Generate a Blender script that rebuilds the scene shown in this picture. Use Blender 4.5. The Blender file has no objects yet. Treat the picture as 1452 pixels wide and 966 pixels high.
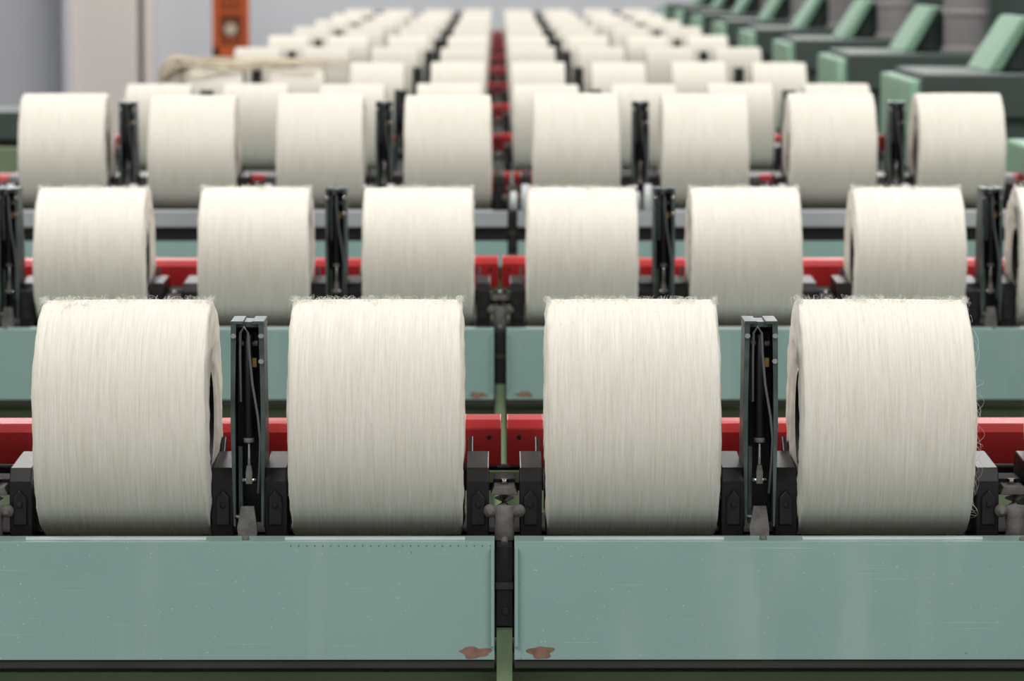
import bpy, bmesh, math, random
from mathutils import Vector, Matrix
random.seed(7)
scene = bpy.context.scene
scene.view_settings.view_transform = 'Standard'
scene.view_settings.look = 'None'

def lin(c):
    o=[]
    for v in c:
        v/=255.0
        o.append(v/12.92 if v<=0.04045 else ((v+0.055)/1.055)**2.4)
    return (o[0],o[1],o[2],1.0)

# ---------------------------------------------------------------- materials
def painted(name, col, col2=None, rough=0.5, metal=0.0, scale=8.0, amt=0.5, bump=0.05, bscale=200, stretch=(1,1,1), rvar=0.0):
    m=bpy.data.materials.new(name); m.use_nodes=True
    nt=m.node_tree; b=nt.nodes['Principled BSDF']
    tc=nt.nodes.new('ShaderNodeTexCoord'); mp=nt.nodes.new('ShaderNodeMapping')
    mp.inputs['Scale'].default_value=stretch
    nt.links.new(tc.outputs['Object'],mp.inputs['Vector'])
    n=nt.nodes.new('ShaderNodeTexNoise'); n.inputs['Scale'].default_value=scale; n.inputs['Detail'].default_value=6
    nt.links.new(mp.outputs[0],n.inputs['Vector'])
    r=nt.nodes.new('ShaderNodeValToRGB')
    r.color_ramp.elements[0].position=0.5-amt*0.5; r.color_ramp.elements[1].position=0.5+amt*0.5
    r.color_ramp.elements[0].color=lin(col2 if col2 else [c*0.85 for c in col]); r.color_ramp.elements[1].color=lin(col)
    nt.links.new(n.outputs['Fac'],r.inputs['Fac']); nt.links.new(r.outputs['Color'],b.inputs['Base Color'])
    n2=nt.nodes.new('ShaderNodeTexNoise'); n2.inputs['Scale'].default_value=bscale; n2.inputs['Detail'].default_value=3
    nt.links.new(mp.outputs[0],n2.inputs['Vector'])
    bp=nt.nodes.new('ShaderNodeBump'); bp.inputs['Strength'].default_value=bump; bp.inputs['Distance'].default_value=0.001
    nt.links.new(n2.outputs['Fac'],bp.inputs['Height']); nt.links.new(bp.outputs[0],b.inputs['Normal'])
    b.inputs['Roughness'].default_value=rough; b.inputs['Metallic'].default_value=metal
    if rvar>0:
        mr=nt.nodes.new('ShaderNodeMapRange'); mr.inputs['From Min'].default_value=0.3; mr.inputs['From Max'].default_value=0.7
        mr.inputs['To Min'].default_value=rough-rvar; mr.inputs['To Max'].default_value=rough+rvar
        nt.links.new(n.outputs['Fac'],mr.inputs['Value']); nt.links.new(mr.outputs[0],b.inputs['Roughness'])
    return m

def teal_mat():
    m=painted('teal_paint',(153,184,178),(141,172,166),rough=0.34,scale=4,amt=0.5,bump=0.05,bscale=60,rvar=0.1)
    nt=m.node_tree; b=nt.nodes['Principled BSDF']; L=nt.links.new
    src=b.inputs['Base Color'].links[0].from_socket
    tc=nt.nodes.new('ShaderNodeTexCoord')
    def layer(prev,sc,rot,th,w,col,fac):
        mp=nt.nodes.new('ShaderNodeMapping'); mp.inputs['Scale'].default_value=sc; mp.inputs['Rotation'].default_value=(0,rot,0)
        L(tc.outputs['Object'],mp.inputs['Vector'])
        n=nt.nodes.new('ShaderNodeTexNoise'); n.inputs['Scale'].default_value=1; n.inputs['Detail'].default_value=2
        L(mp.outputs[0],n.inputs['Vector'])
        mr=nt.nodes.new('ShaderNodeMapRange'); mr.inputs['From Min'].default_value=th; mr.inputs['From Max'].default_value=th+w; mr.inputs['To Max'].default_value=fac
        L(n.outputs['Fac'],mr.inputs['Value'])
        mx=nt.nodes.new('ShaderNodeMix'); mx.data_type='RGBA'; L(mr.outputs[0],mx.inputs['Factor']); L(prev,mx.inputs['A']); mx.inputs['B'].default_value=lin(col)
        return mx.outputs['Result']
    s=layer(src,(420,420,420),0,0.72,0.03,(208,218,212),0.8)
    s=layer(s,(22,10,4),0.0,0.55,0.2,(174,198,193),0.4)
    s=layer(s,(6,6,900),0.5,0.71,0.03,(195,210,205),0.6)
    s=layer(s,(260,260,260),0.3,0.76,0.02,(110,100,85),0.7)
    L(s,b.inputs['Base Color'])
    return m

def yarn_mat():
    m=bpy.data.materials.new('cotton_yarn'); m.use_nodes=True
    nt=m.node_tree; b=nt.nodes['Principled BSDF']; L=nt.links.new
    tc=nt.nodes.new('ShaderNodeTexCoord')
    def streak(ang,sc,det):
        mr=nt.nodes.new('ShaderNodeMapping'); mr.inputs['Rotation'].default_value=(0,math.radians(ang),0)
        ms=nt.nodes.new('ShaderNodeMapping'); ms.inputs['Scale'].default_value=sc
        L(tc.outputs['Object'],mr.inputs['Vector']); L(mr.outputs[0],ms.inputs['Vector'])
        n=nt.nodes.new('ShaderNodeTexNoise'); n.inputs['Scale'].default_value=1.0; n.inputs['Detail'].default_value=det
        n.inputs['Roughness'].default_value=0.55
        L(ms.outputs[0],n.inputs['Vector']); return n
    a=streak(1.6,(1000,22,22),2); c=streak(-1.6,(860,20,20),2); d=streak(0,(420,14,14),2); e=streak(0.5,(1500,50,50),2)
    def math_(op,x,y):
        k=nt.nodes.new('ShaderNodeMath'); k.operation=op
        for i,v in enumerate((x,y)):
            if hasattr(v,'outputs'): L(v.outputs[0],k.inputs[i])
            elif isinstance(v,float): k.inputs[i].default_value=v
        return k
    s1=math_('ADD',a,c); s2=math_('ADD',d,e); s=math_('ADD',s1,s2); sm=math_('MULTIPLY',s,0.25)
    r=nt.nodes.new('ShaderNodeValToRGB')
    r.color_ramp.elements[0].position=0.38; r.color_ramp.elements[1].position=0.60
    r.color_ramp.elements[0].color=lin((224,217,203)); r.color_ramp.elements[1].color=lin((242,237,227))
    L(sm.outputs[0],r.inputs['Fac']); L(r.outputs['Color'],b.inputs['Base Color'])
    bp=nt.nodes.new('ShaderNodeBump'); bp.inputs['Strength'].default_value=0.5; bp.inputs['Distance'].default_value=0.0006
    L(sm.outputs[0],bp.inputs['Height']); L(bp.outputs[0],b.inputs['Normal'])
    b.inputs['Roughness'].default_value=0.95
    b.inputs['Specular IOR Level'].default_value=0.1
    b.inputs['Sheen Weight'].default_value=0.1
    return m

M_yarn=yarn_mat()
M_fuzz=painted('yarn_fuzz',(250,247,240),rough=0.9)
M_fuzz.node_tree.nodes['Principled BSDF'].inputs['Transmission Weight'].default_value=0.0
M_core=painted('core_black',(26,24,26),rough=0.6)
M_teal=teal_mat()
M_teal_d=painted('teal_paint_dark',(92,112,106),(70,86,82),rough=0.45,scale=14)
M_grey=painted('light_grey_rail',(180,184,186),(154,160,162),rough=0.4,scale=8)
M_green=painted('pale_green_paint',(158,178,144),(134,156,120),rough=0.5,scale=6)
M_base=painted('base_panel_green',(128,144,112),(106,122,94),rough=0.6,scale=6)
M_olive=painted('olive_frame',(60,60,50),(42,42,35),rough=0.6,scale=10)
M_red=painted('red_paint',(198,40,42),(172,32,36),rough=0.4,scale=9)
M_black=painted('black_plastic',(31,26,30),(19,16,19),rough=0.4,scale=30)
M_dark=painted('dark_machinery',(30,26,28),(16,14,16),rough=0.7,scale=25)
M_dust=painted('dusty_metal',(132,128,124),(72,67,64),rough=0.7,scale=60,bump=0.5,bscale=400)
M_unit=painted('unit_metal',(98,114,110),(54,61,59),rough=0.35,metal=0.3,scale=40)
M_chrome=painted('chrome',(215,215,215),(180,180,180),rough=0.15,metal=1.0)
M_brass=painted('brass',(170,135,80),(120,90,50),rough=0.35,metal=0.8)
M_cable=painted('grey_cable',(105,108,112),(85,88,92),rough=0.5)
M_white=painted('white_strip',(226,230,230),(205,210,210),rough=0.3)
M_rust=painted('rusty_primer',(160,126,110),(118,86,70),rough=0.8,scale=120)
M_hd=painted('head_dark',(74,88,82),(60,74,68),rough=0.5,scale=4)
M_hl=painted('head_light_green',(142,182,156),(126,166,140),rough=0.5,scale=4)
M_col=painted('duct_grey',(166,162,162),(148,144,145),rough=0.6,scale=4)
M_wall=painted('wall_paint',(220,221,227),(212,213,220),rough=0.9,scale=1.0)
M_pillar=painted('pillar_paint',(240,231,226),(232,223,218),rough=0.9,scale=1.0)
M_floor=painted('floor_concrete',(120,126,112),(96,100,90),rough=0.6,scale=2.0)
M_ceil=painted('ceiling_paint',(225,225,225),(215,215,215),rough=0.9,scale=1.0)
M_orange=painted('orange_paint',(228,108,46),(210,90,36),rough=0.5)
M_brown=painted('sign_brown',(150,78,36),(110,52,28),rough=0.6,scale=12)
M_strand=painted('loose_yarn',(230,219,198),(206,193,170),rough=0.95,scale=60)

# ---------------------------------------------------------------- builder
class MB:
    def __init__(s): s.bm=bmesh.new(); s.mats=[]
    def mi(s,m):
        if m not in s.mats: s.mats.append(m)
        return s.mats.index(m)
    def box(s,x0,x1,y0,y1,z0,z1,m):
        i=s.mi(m); v=[s.bm.verts.new(p) for p in ((x0,y0,z0),(x1,y0,z0),(x1,y1,z0),(x0,y1,z0),(x0,y0,z1),(x1,y0,z1),(x1,y1,z1),(x0,y1,z1))]
        for f in ((0,3,2,1),(4,5,6,7),(0,1,5,4),(1,2,6,5),(2,3,7,6),(3,0,4,7)):
            s.bm.faces.new([v[k] for k in f]).material_index=i
    def prism(s,poly,axis,a,b,m):
        i=s.mi(m)
        def P(p,t): return (t,p[0],p[1]) if axis=='x' else ((p[0],t,p[1]) if axis=='y' else (p[0],p[1],t))
        A=[s.bm.verts.new(P(p,a)) for p in poly]; B=[s.bm.verts.new(P(p,b)) for p in poly]
        n=len(poly); fs=[s.bm.faces.new(A),s.bm.faces.new(B[::-1])]
        for k in range(n): fs.append(s.bm.faces.new((A[k],B[k],B[(k+1)%n],A[(k+1)%n])))
        for f in fs: f.material_index=i
    def tube(s,pts,r,m,seg=12,radii=None):
        i=s.mi(m); pts=[Vector(p) for p in pts]; rings=[]
        for k,p in enumerate(pts):
            d=(pts[min(k+1,len(pts)-1)]-pts[max(k-1,0)]).normalized()
            u=d.cross(Vector((0,0,1)) if abs(d.z)<0.9 else Vector((0,1,0))).normalized(); w=d.cross(u)
            rr=radii[k] if radii else r
            rings.append([s.bm.verts.new(p+(u*math.cos(t)+w*math.sin(t))*rr) for t in [2*math.pi*j/seg for j in range(seg)]])
        for k in range(len(rings)-1):
            for j in range(seg):
                f=s.bm.faces.new((rings[k][j],rings[k][(j+1)%seg],rings[k+1][(j+1)%seg],rings[k+1][j])); f.material_index=i; f.smooth=True
        s.bm.faces.new(rings[0][::-1]).material_index=i; s.bm.faces.new(rings[-1]).material_index=i
    def sphere(s,c,r,m,sc=(1,1,1)):
        i=s.mi(m)
        g=bmesh.ops.create_uvsphere(s.bm,u_segments=14,v_segments=10,radius=r,matrix=Matrix.Translation(c)@Matrix.Diagonal((*sc,1)))
        vs=set(g['verts'])
        for f in s.bm.faces:
            if f.verts[0] in vs: f.material_index=i; f.smooth=True
    def mesh(s,name):
        bmesh.ops.recalc_face_normals(s.bm,faces=s.bm.faces)
        me=bpy.data.meshes.new(name); s.bm.to_mesh(me); s.bm.free()
        for m in s.mats: me.materials.append(m)
        return me

def obj(name,data,loc=(0,0,0),parent=None,bevel=0.0,seg=2):
    o=bpy.data.objects.new(name,data); scene.collection.objects.link(o); o.location=loc
    if parent: o.parent=parent
    if bevel>0:
        b=o.modifiers.new('bevel','BEVEL'); b.width=bevel; b.segments=seg; b.limit_method='ANGLE'; b.angle_limit=math.radians(40)
    return o
def empty(name,loc):
    o=bpy.data.objects.new(name,None); scene.collection.objects.link(o); o.location=loc; o.empty_display_size=0.1; return o

S=0.2212; W=0.0740
# ---------------------------------------------------------------- yarn package
def package_mesh(name,R,seed,seg=128,rings=60):
    rnd=random.Random(seed)
    prof=[]   # (x, r, mat)
    rh=0.041
    prof.append((-W+0.022,0.0,1)); prof.append((-W+0.022,0.012,1)); prof.append((-W+0.014,0.014,1)); prof.append((-W+0.014,0.022,1)); prof.append((-W+0.024,0.024,1))
    prof.append((-W+0.024,rh-0.003,1)); prof.append((-W+0.003,rh-0.003,1)); prof.append((-W+0.003,rh,1))
    n=18
    left=[]
    for k in range(n+1):
        t=k/n; r=rh+(R-0.003-rh)*t
        x=-W-0.0018*math.sin(math.pi*t)+0.0035*(1-t)**2+0.0004*rnd.uniform(-1,1)
        left.append((x,r))
    left.append((-W+0.0008,R-0.0008))
    prof+= [(x,r,0) for x,r in left]
    for k in range(rings+1):
        t=k/rings
        prof.append((-W+0.0025+(2*W-0.005)*t, R+rnd.uniform(-0.00018,0.00018)+0.0006*math.sin(math.pi*t),0))
    prof+= [(-x,r,0) for x,r in left[::-1]]
    prof+= [(-x,r,1) for x,r,_ in prof[:8][::-1]]
    bm=bmesh.new(); rgs=[]
    ph=[rnd.uniform(0,6.28) for _ in range(4)]
    for (x,r,mi) in prof:
        ring=[]
        for j in range(seg):
            a=2*math.pi*j/seg
            rr=r*(1+ (0.003*math.sin(2*a+ph[0])+0.0015*math.sin(3*a+ph[1]))*(r/R)**2)
            xx=x+ (0.0005*math.sin(5*a+ph[2]+r*300)+0.0003*math.sin(9*a+ph[3])+0.0002*math.sin(23*a+ph[1]))*(1 if abs(x)>W*0.97 and mi==0 else 0)
            ring.append(bm.verts.new((xx,rr*math.cos(a),rr*math.sin(a))))
        rgs.append(ring)
    for k in range(len(rgs)-1):
        if prof[k][1]==0 and prof[k+1][1]==0: continue
        m=1 if (prof[k][2]==1 or prof[k+1][2]==1) else 0
        for j in range(seg):
            f=bm.faces.new((rgs[k][j],rgs[k][(j+1)%seg],rgs[k+1][(j+1)%seg],rgs[k+1][j])); f.material_index=m; f.smooth=True
    bmesh.ops.remove_doubles(bm,verts=bm.verts,dist=1e-6)
    bmesh.ops.recalc_face_normals(bm,faces=bm.faces)
    me=bpy.data.meshes.new(name); bm.to_mesh(me); bm.free()
    me.materials.append(M_yarn); me.materials.append(M_core)
    return me

def fuzz(name,R,seed,n,rad,longs=8,wisps=0):
    rnd=random.Random(seed)
    cu=bpy.data.curves.new(name,'CURVE'); cu.dimensions='3D'; cu.bevel_depth=rad; cu.bevel_resolution=0
    tufts=[(rnd.uniform(-W,W),math.pi/2+0.1+rnd.gauss(0,0.05)) for _ in range(8)]
    for k in range(n+longs+wisps):
        lg = n<=k<n+longs; ws=k>=n+longs
        edge = rnd.random()<0.22
        x=(rnd.choice((-1,1))*(W-rnd.uniform(0,0.004))) if edge else rnd.uniform(-W,W)
        a=rnd.uniform(0,2*math.pi)
        q=rnd.random()
        crest=False
        if q<0.5: a=math.pi/2+rnd.gauss(0.09,0.07); crest=True   # fibres standing off the crown
        if q<0.2 and not edge:
            tx,ta=rnd.choice(tufts); x=max(-W,min(W,tx+rnd.gauss(0,0.004))); a=ta+rnd.gauss(0,0.02)
        if ws: x=W-rnd.uniform(0,0.003); a=math.pi+rnd.uniform(-0.6,0.9); crest=False
        L=rnd.uniform(0.004,0.012) if not (lg or ws) else rnd.uniform(0.015,0.045)
        h=rnd.uniform(0.0008,0.0050)*(1.0 if not lg else 1.4)
        if not crest and not lg and not ws: h*=0.35
        dx=rnd.uniform(-0.7,0.7)*L*(0.8 if crest else 0.3); da=rnd.choice((-1,1))*L/R*rnd.uniform(0.2,0.9)
        if edge: dx=abs(dx)*(1 if x>0 else -1)*0.6
        if ws: dx=rnd.uniform(0.001,0.007)
        m=7; sp=cu.splines.new('POLY'); sp.points.add(m-1)
        c1=rnd.uniform(-.003,.003); up=crest and rnd.random()<0.4
        for i in range(m):
            t=i/(m-1)
            hh=h*(t if up else math.sin(math.pi*t*0.85))
            rr=R*0.9995+0.0004+hh; aa=a+da*t+0.01*math.sin(t*5)*c1*100; xx=x+dx*(t if not ws else math.sin(math.pi*t))+c1*math.sin(t*4)*(1 if crest else 0.3)
            sp.points[i].co=(xx,rr*math.cos(aa),rr*math.sin(aa),1); sp.points[i].radius=1-0.6*t
    cu.materials.append(M_fuzz)
    return cu

PK=[package_mesh('yarn_package_mesh_%d'%i,0.103,i) for i in range(4)]
PK2=[package_mesh('yarn_package_small_%d'%i,0.0955,20+i) for i in range(3)]
PKF=[package_mesh('yarn_package_far_%d'%i,0.1005,40+i,seg=64,rings=20) for i in range(3)]
FZ=[fuzz('fuzz_near_%d'%i,0.103,60+i,950,0.00012,7,26 if i==1 else 0) for i in range(4)]
FZ2=[fuzz('fuzz_mid_%d'%i,0.0955,80+i,700,0.00018,8) for i in range(2)]

# ---------------------------------------------------------------- machine part meshes
gaps=range(-4,5); XE=4*S+0.03
def beam_mesh(zb,kind='std',zt=-0.0955):
    b=MB()
    for sgn in (-1,1):
        x0,x1=(0.0085,XE)
        if sgn<0: x0,x1=-x1,-x0
        if kind=='std':
            b.box(x0,x1,-0.115,-0.112,zb,zt,M_teal)
            b.box(x0,x1,-0.112,-0.080,zt-0.003,zt,M_teal)
            b.box(x0,x1,-0.112,-0.095,zb,zb+0.003,M_teal)
            xe=x0 if sgn>0 else x1
            b.box(xe if sgn>0 else xe-0.003,xe+0.003 if sgn>0 else xe,-0.112,-0.09,zb+0.003,zt-0.003,M_teal)
            b.box(min(xe+sgn*0.0005,xe+sgn*0.0030),max(xe+sgn*0.0005,xe+sgn*0.0030),-0.120,-0.115,zb+0.012,zt-0.005,M_teal)
        else:
            b.box(x0,x1,-0.115,-0.085,-0.122,zt,M_grey)
            b.box(x0,x1,-0.100,-0.085,-0.147,-0.122,M_dark)
            b.box(x0,x1,-0.115,-0.085,zb,-0.147,M_teal)
    if kind=='std':
        for k in range(26):
            b.tube([(-0.012-0.0068*k,-0.1156,zt-0.0035),(-0.012-0.0068*k,-0.115,zt-0.0035)],0.0006,M_teal_d,6)
    b.box(-0.0068,0.0068,-0.105,-0.07,-0.168,-0.100,M_dark)
    b.tube([(0.001,-0.1065,-0.155),(0.001,-0.104,-0.155)],0.0032,M_black)
    b.box(-0.0075,0.0075,-0.107,-0.104,-0.136,-0.130,M_olive)
    b.box(-0.0068,0.0068,-0.10,-0.07,-0.40,-0.170,M_green)
    for n in gaps:
        if n%2:
            b.tube([(n*S,-0.104,zt),(n*S,-0.104,zt+0.0035)],0.0032,M_dust,8)
    return b.mesh('beam_panels')
def lower_mesh(zb):
    b=MB()
    b.box(-XE,-0.0085,-0.113,-0.085,zb-0.008,zb-0.0005,M_olive)
    b.box(0.0085,XE,-0.113,-0.085,zb-0.008,zb-0.0005,M_olive)
    b.box(-XE,XE,-0.060,0.16,-0.62,zb-0.02,M_base)
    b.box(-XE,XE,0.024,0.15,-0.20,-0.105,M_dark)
    for x in (-0.8,0.8,-0.02,):
        b.box(x-0.03,x+0.03,-0.05,0.12,-1.14,-0.62,M_teal_d)
    return b.mesh('lower_body')
def strips_mesh(zt=-0.0955):
    b=MB()
    for i in range(-4,4):
        x=(i+.5)*S; b.box(x-0.077,x+0.077,-0.106,-0.100,zt+0.0002,zt+0.0022,M_white)
    return b.mesh('guide_strips')
def red_mesh():
    b=MB()
    prof=[(0.140,-0.059),(0.140,-0.030),(0.146,-0.0225),(0.158,-0.0215),(0.185,-0.0215),(0.185,-0.059)]
    b.prism(prof,'x',-XE,-0.003,M_red); b.prism(prof,'x',0.003,XE,M_red)
    prof2=[(0.136,-0.060),(0.136,-0.026),(0.143,-0.0185),(0.188,-0.0185),(0.188,-0.060)]
    for sx in (-1,1):
        a,c=sorted((sx*0.0026,sx*0.036)); b.prism(prof2,'x',a,c,M_red)
        b.tube([(sx*0.0135,0.1350,-0.034),(sx*0.0135,0.137,-0.034)],0.0022,M_black,10)
    b.box(-XE,XE,0.150,0.180,-0.085,-0.064,M_dark)
    b.box(-0.018,0.018,0.128,0.134,-0.075,-0.064,M_green)
    return b.mesh('red_tube')
def arms_mesh():
    b=MB()
    for i in range(-4,4):
        for s in (-1,1):
            pc=(i+.5)*S
            a,c=sorted((pc+s*0.0780,pc+s*0.0972))
            b.prism([(-0.052,-0.100),(-0.052,-0.050),(-0.044,-0.039),(0.05,-0.036),(0.06,-0.05),(0.06,-0.100)],'x',a,c,M_black)
            a2,c2=sorted((pc+s*0.082,pc+s*0.094))
            b.prism([(a2,-0.088),(a2,-0.064),((a2+c2)/2,-0.057),(c2,-0.064),(c2,-0.088)],'y',-0.057,-0.051,M_black)
            b.tube([(pc+s*0.088,-0.0595,-0.070),(pc+s*0.088,-0.056,-0.070)],0.0028,M_dark,8)
            a,c=sorted((pc+s*0.0790,pc+s*0.0830))
            b.prism([(0.045,-0.040),(0.070,-0.025),(0.080,-0.030),(0.06,-0.060)],'x',a,c,M_black)
    b.tube([(-XE,0.0,-0.1255),(XE,0.0,-0.1255)],0.0215,M_dark,20)
    return b.mesh('cradle_arms')
def units_mesh():
    b=MB()
    for n in gaps:
        if n%2==0: continue
        g=n*S
        for s in (-1,1):
            side=[(-0.060,0.088),(-0.010,0.088),(0.014,-0.02),(0.014,-0.092),(-0.040,-0.092),(-0.062,0.0)]
            a,c=sorted((g+s*0.0118,g+s*0.0138)); b.prism(side,'x',a,c,M_unit)
            poly=[(g+s*0.0143,0.088),(g+s*0.0096,0.088),(g+s*0.0110,0.02),(g+s*0.0110,-0.088),(g+s*0.0128,-0.088),(g+s*0.0150,0.0)]
            b.prism(poly,'y',-0.0635,-0.0615,M_unit)
            for z in ((0.078,0.056) if s>0 else (0.078,)):
                b.tube([(g+s*0.0118,-0.067,z),(g+s*0.0118,-0.063,z)],0.0024,M_chrome,8)
        b.box(g-0.0143,g-0.004,-0.064,-0.012,0.088,0.0905,M_unit); b.box(g+0.004,g+0.0143,-0.064,-0.012,0.088,0.0905,M_unit)
        b.box(g-0.0143,g+0.0143,-0.050,-0.012,0.084,0.0888,M_unit)
        b.box(g-0.0118,g+0.0118,-0.020,-0.016,-0.09,0.086,M_black)
        b.box(g+0.001,g+0.009,-0.040,-0.022,-0.03,0.08,M_dark)
        b.box(g-0.0095,g-0.004,-0.045,-0.022,0.02,0.075,M_dark)
        b.tube([(g,-0.050,0.078),(g,-0.050,-0.012)],0.0044,M_black,14)
        b.tube([(g,-0.050,-0.012),(g,-0.050,-0.044)],0.0017,M_chrome,10)
        b.tube([(g,-0.050,-0.012),(g,-0.050,-0.016)],0.0048,M_dust,14)
        b.prism([(g-0.0028,-0.042),(g-0.0018,-0.036),(g+0.0018,-0.036),(g+0.0028,-0.042),(g+0.0028,-0.052),(g-0.0028,-0.052)],'y',-0.054,-0.046,M_dust)
        b.tube([(g-0.006,-0.050,-0.049),(g+0.006,-0.050,-0.049)],0.0022,M_chrome,8)
        b.tube([(g-0.008,-0.050,0.070),(g+0.008,-0.050,0.070)],0.0024,M_dust,8)
        b.box(g+0.0035,g+0.0075,-0.056,-0.050,0.050,0.058,M_brass)
        cp=[(g-0.0065,-0.056,0.02),(g-0.0068,-0.058,0.06),(g-0.0062,-0.060,0.080),(g-0.003,-0.062,0.0855),(g+0.0005,-0.062,0.080),(g+0.0015,-0.060,0.062),(g+0.004,-0.060,0.035),(g+0.0085,-0.062,0.008),(g+0.0105,-0.062,-0.012),(g+0.0100,-0.060,-0.03),(g+0.008,-0.055,-0.06)]
        b.tube(cp,0.0012,M_cable,8)
        b.box(g-0.0095,g-0.006,-0.045,-0.03,-0.088,-0.02,M_unit)
        b.prism([(g-0.008,-0.100),(g-0.0095,-0.088),(g-0.006,-0.070),(g+0.005,-0.070),(g+0.0075,-0.088),(g+0.0075,-0.100)],'y',-0.070,-0.062,M_dust)
        b.tube([(g-0.011,-0.064,-0.079),(g-0.005,-0.068,-0.079)],0.002,M_chrome,8)
    return b.mesh('tension_units')
def joints_mesh():
    b=MB()
    for n in gaps:
        if n%2: continue
        g=n*S
        b.tube([(g,-0.060,-0.100),(g,-0.060,-0.085),(g,-0.058,-0.072),(g,-0.054,-0.064)],0,M_dust,16,radii=[0.0085,0.0082,0.0105,0.008])
        b.tube([(g-0.013,-0.060,-0.0745),(g+0.013,-0.060,-0.0745)],0.0048,M_dust,12)
        for s in (-1,1):
            b.sphere((g+s*0.0125,-0.061,-0.0745),0.0058,M_dust)
            b.tube([(g+s*0.0125,-0.066,-0.0745),(g+s*0.0125,-0.0695,-0.0745)],0.0025,M_dust,6)
        b.prism([(g-0.012,-0.062),(g-0.009,-0.055),(g+0.009,-0.055),(g+0.012,-0.062)],'y',-0.052,-0.02,M_dust)
        b.box(g-0.0095,g+0.0095,-0.02,0.02,-0.066,-0.052,M_dark)
        b.tube([(g,-0.03,-0.055),(g,-0.03,-0.0505)],0.0042,M_chrome,6)
        b.tube([(g,-0.112,-0.0955),(g,-0.108,-0.0915)],0.003,M_dust,8)
    return b.mesh('joint_brackets')
def guards_mesh():
    b=MB()
    for n in gaps:
        g=n*S+(0.012 if n%2 else 0.022)
        b.tube([(g,-0.09,-0.094),(g,-0.09,-0.050)],0,M_white,12,radii=[0.008,0.0065])
        b.tube([(g-0.02,-0.09,-0.094),(g-0.02,-0.09,-0.062)],0,M_white,12,radii=[0.007,0.006])
    return b.mesh('thread_guards')

me_beam=beam_mesh(-0.1955,zt=-0.0935); me_beam2=beam_mesh(-0.190); me_beam3=beam_mesh(-0.190,'rail')
me_low=lower_mesh(-0.1955); me_low2=lower_mesh(-0.190)
me_str=strips_mesh(-0.0935); me_str2=strips_mesh(); me_red=red_mesh(); me_arms=arms_mesh(); me_units=units_mesh(); me_joint=joints_mesh(); me_guard=guards_mesh()

rows=[(3.50,1.150,0.0055,0),(5.46,1.152,0.0030,1),(6.98,1.214,0.0250,2)]
d=9.2
while d<22.6: rows.append((d,1.162,0.0,3)); d+=1.9

for (dy,z,xc,k) in rows:
    mch=empty('winding_machine',(xc,dy,z))
    obj('beam_panels',[me_beam,me_beam2,me_beam3,me_beam2][k],parent=mch,bevel=0.0008)
    obj('lower_body',[me_low,me_low2,me_low2,me_low2][k],parent=mch,bevel=0.001)
    obj('guide_strips',me_str if k==0 else me_str2,parent=mch)
    obj('red_tube',me_red,(0,0,-0.024 if k==2 else 0),parent=mch,bevel=0.001)
    obj('cradle_arms',me_arms,parent=mch,bevel=0.0012)
    obj('tension_units',me_units,parent=mch,bevel=0.0004,seg=1)
    obj('joint_brackets',me_joint,parent=mch,bevel=0.0005,seg=1)
    if k==2: obj('thread_guards',me_guard,parent=mch)
    for i in range(-4,4):
        x=xc+(i+.5)*S
        if k==0:
            me=PK[(i+4)%4]; zz=z
            x+={-2:0.0035,1:-0.0030,2:-0.008}.get(i,0)
        elif k==1: me=PK2[(i+4)%3]; zz=z-0.0075
        else: me=PKF[random.randrange(3)]; zz=z+random.uniform(-0.001,0.003)
        p=obj('yarn_package',me,(x+random.uniform(-.0007,.0007),dy,zz))
        p.rotation_euler=(random.uniform(-0.5,0.5),random.uniform(-.004,.004),random.uniform(-.004,.004))
        if k==0 or k==1:
            f=obj('loose_fibres',(FZ[(i+4)%4] if k==0 else FZ2[i%2]),parent=p)
            f.rotation_euler=(-p.rotation_euler.x,0,0)

def chip(parent,cx,cz,w,h,seed):
    r=random.Random(seed); b=MB(); pts=[]
    n=34; pa,pb=r.uniform(0,6),r.uniform(0,6)
    for j in range(n):
        a=2*math.pi*j/n; q=0.74+0.12*math.sin(3*a+pa)+0.1*math.sin(5*a+pb)+0.08*r.random()
        pts.append((cx+math.cos(a)*w*q,cz+math.sin(a)*h*q))
    b.prism(pts,'y',-0.1153,-0.1149,M_rust)
    return obj('paint_chip',b.mesh('paint_chip'),parent=parent)
m0=bpy.data.objects['winding_machine']
chip(m0,-0.025,-0.189,0.0165,0.0062,1); chip(m0,0.031,-0.189,0.0135,0.0068,2)
m1=bpy.data.objects['winding_machine.001']
chip(m1,-0.03,-0.184,0.015,0.005,3); chip(m1,0.032,-0.183,0.014,0.005,5)

# ---------------------------------------------------------------- drive heads on the right
def head_mesh():
    b=MB()
    b.prism([(-0.30,-1.16),(-0.30,0.10),(-0.27,0.128),(0.42,0.128),(0.42,-1.16)],'x',0.945,1.75,M_hd)
    b.prism([(-0.305,-0.6),(-0.305,0.06),(-0.27,0.118),(0.40,0.118),(0.40,-0.6)],'x',0.905,0.944,M_hl)
    b.box(0.930,1.75,-0.325,0.30,0.035,0.134,M_hd)
    b.prism([(1.085,0.134),(1.165,0.258),(1.190,0.258),(1.118,0.134)],'y',-0.20,0.20,M_hl)
    b.prism([(1.120,0.134),(1.191,0.252),(1.235,0.252),(1.235,0.134)],'y',-0.12,0.20,M_hd)
    b.box(1.34,1.70,-0.10,0.20,0.134,0.30,M_hd)
    return b.mesh('drive_head')
def duct_mesh():
    b=MB()
    b.tube([(1.252,-0.23,0.134),(1.252,-0.23,0.9)],0.056,M_col,24)
    b.tube([(1.252,-0.23,0.134),(1.252,-0.23,0.15)],0.062,M_col,24)
    b.tube([(1.252,-0.23,0.235),(1.252,-0.23,0.250)],0.061,M_col,24)
    return b.mesh('duct')
me_head=head_mesh(); me_duct=duct_mesh()
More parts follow.
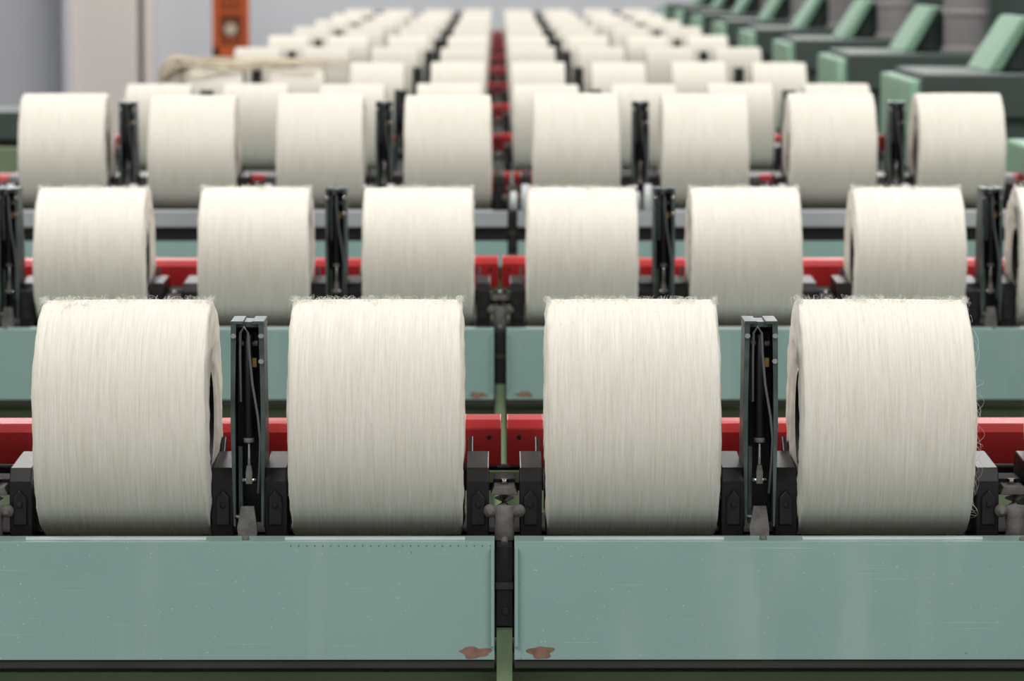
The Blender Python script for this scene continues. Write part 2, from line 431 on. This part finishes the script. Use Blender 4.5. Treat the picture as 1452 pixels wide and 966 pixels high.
for (dy,z,xc,k) in rows:
    if k<2: continue
    dz=0 if k==3 else -0.06
    e=empty('machine_drive_head',(0.03 if k==2 else 0.01,dy,1.162+dz))
    obj('casing',me_head,parent=e,bevel=0.006)
    if k==3: obj('suction_duct',me_duct,parent=e,bevel=0.002)

# ---------------------------------------------------------------- left end frames
def endframe():
    b=MB()
    b.box(-1.75,-0.935,-0.10,0.25,-0.02,0.045,M_hd)
    b.box(-1.75,-0.95,-0.08,0.25,-1.16,-0.02,M_olive)
    b.box(-1.75,-0.95,-0.16,-0.101,-0.10,-0.035,M_base)
    b.box(-1.75,-0.95,-0.20,-0.10,-0.22,-0.101,M_grey)
    return b.mesh('end_frame')
me_end=endframe()
for dy,z in ((6.98,1.16),(9.2,1.16)):
    e=empty('machine_end_frame',(0.0,dy,z)); obj('frame',me_end,parent=e,bevel=0.004)

# ---------------------------------------------------------------- loose yarn strands over packages at left
b=MB(); r=random.Random(3)
for k in range(44):
    top=k<20
    pts=[]
    x0=-0.93+r.uniform(-.01,.06); x1=(-0.66+r.uniform(-.08,.06)) if top else (-0.44+r.uniform(-.16,.06)); ph=r.uniform(0,6)
    ya=r.uniform(-0.09,0.04)
    for j in range(24):
        t=j/23
        x=x0+(x1-x0)*t; yy=ya*(0.8+0.3*math.sin(3*t+ph))
        zc=math.sqrt(max(0.0,0.1085**2-yy*yy))
        z=zc+ (0.018*(1-t)*abs(math.sin(ph)) if top else 0.003) +0.004*math.sin(5*t+ph)
        if t<0.10: z-=(0.10-t)*0.5*r.uniform(0.8,1.2)
        pts.append((x,yy-0.004,z))
    b.tube(pts,0.0030,M_strand,6)
obj('loose_yarn_bundle',b.mesh('loose_yarn_bundle'),(0,11.1,1.158))

# ---------------------------------------------------------------- room shell
def slab(name,x0,x1,y0,y1,z0,z1,m):
    b=MB(); b.box(x0,x1,y0,y1,z0,z1,m); return obj(name,b.mesh(name))
slab('floor',-5,5,-2,27,-0.1,0,M_floor)
slab('ceiling',-5,5,-2,27,4.0,4.1,M_ceil)
slab('wall_back',-5,5,27,27.2,0,4,M_wall)
slab('wall_left',-5.2,-5,-2,27,0,4,M_wall)
slab('wall_right',5,5.2,-2,27,0,4,M_wall)
b=MB(); b.box(-2.84,-2.40,26.7,27,0,4,M_pillar); b.box(-2.88,-2.84,26.6,26.99,0,4,M_wall); b.box(-2.36,-2.30,26.8,26.99,0,4,M_pillar)
obj('pillar',b.mesh('pillar'),bevel=0.01)
b=MB()
b.box(-1.725,-1.685,0,0.05,0,2.1,M_orange); b.box(-1.545,-1.505,0,0.05,0,2.1,M_orange)
b.box(-1.685,-1.545,0.01,0.04,1.02,2.1,M_brown); b.box(-1.725,-1.505,0,0.05,0.92,1.02,M_orange); b.box(-1.685,-1.545,-0.002,0.04,1.21,1.235,M_orange)
b.tube([(-1.615,0.0,1.12),(-1.615,0.012,1.12)],0.036,M_strand,20)
for k in range(3):
    b.prism([(-1.68+0.045*k,1.25),(-1.66+0.045*k,1.25),(-1.64+0.045*k,1.33),(-1.66+0.045*k,1.33)],'y',0.0,0.012,M_orange)
    b.prism([(-1.68+0.045*k,1.04),(-1.665+0.045*k,1.04),(-1.65+0.045*k,1.075),(-1.665+0.045*k,1.075)],'y',0.0,0.012,M_orange)
obj('orange_sign_stand',b.mesh('orange_sign_stand'),(0.0,24.3,0),bevel=0.003)

# ---------------------------------------------------------------- lamps
for X in (-1.6,1.6):
    for j in range(6):
        y=0.6+j*4.75
        e=empty('ceiling_lamp',(X,y,3.9))
        b=MB(); b.box(-0.35,0.35,-1.7,1.7,0.02,0.08,M_ceil); obj('housing',b.mesh('lamp_housing'),parent=e)
        l=bpy.data.lights.new('tube_light','AREA'); l.shape='RECTANGLE'; l.size=0.6; l.size_y=3.2; l.energy=[84,82,74,70,70,84][j]; l.color=(1.0,0.985,0.965)
        lo=obj('tube_light',l,parent=e)
w=bpy.data.worlds.new('world'); scene.world=w; w.use_nodes=True
bg=w.node_tree.nodes['Background']; bg.inputs[0].default_value=(0.98,0.98,1.0,1); bg.inputs[1].default_value=0.38

# ---------------------------------------------------------------- camera
cam=bpy.data.cameras.new('camera'); co=bpy.data.objects.new('camera',cam); scene.collection.objects.link(co)
co.location=(0,0,1.552); co.rotation_euler=(math.pi/2-math.atan(0.0955),0,-0.00352)
cam.sensor_width=36; cam.lens=5685/1452*36
cam.dof.use_dof=True; cam.dof.focus_distance=3.44; cam.dof.aperture_fstop=14.5
cam.clip_end=100
scene.camera=co
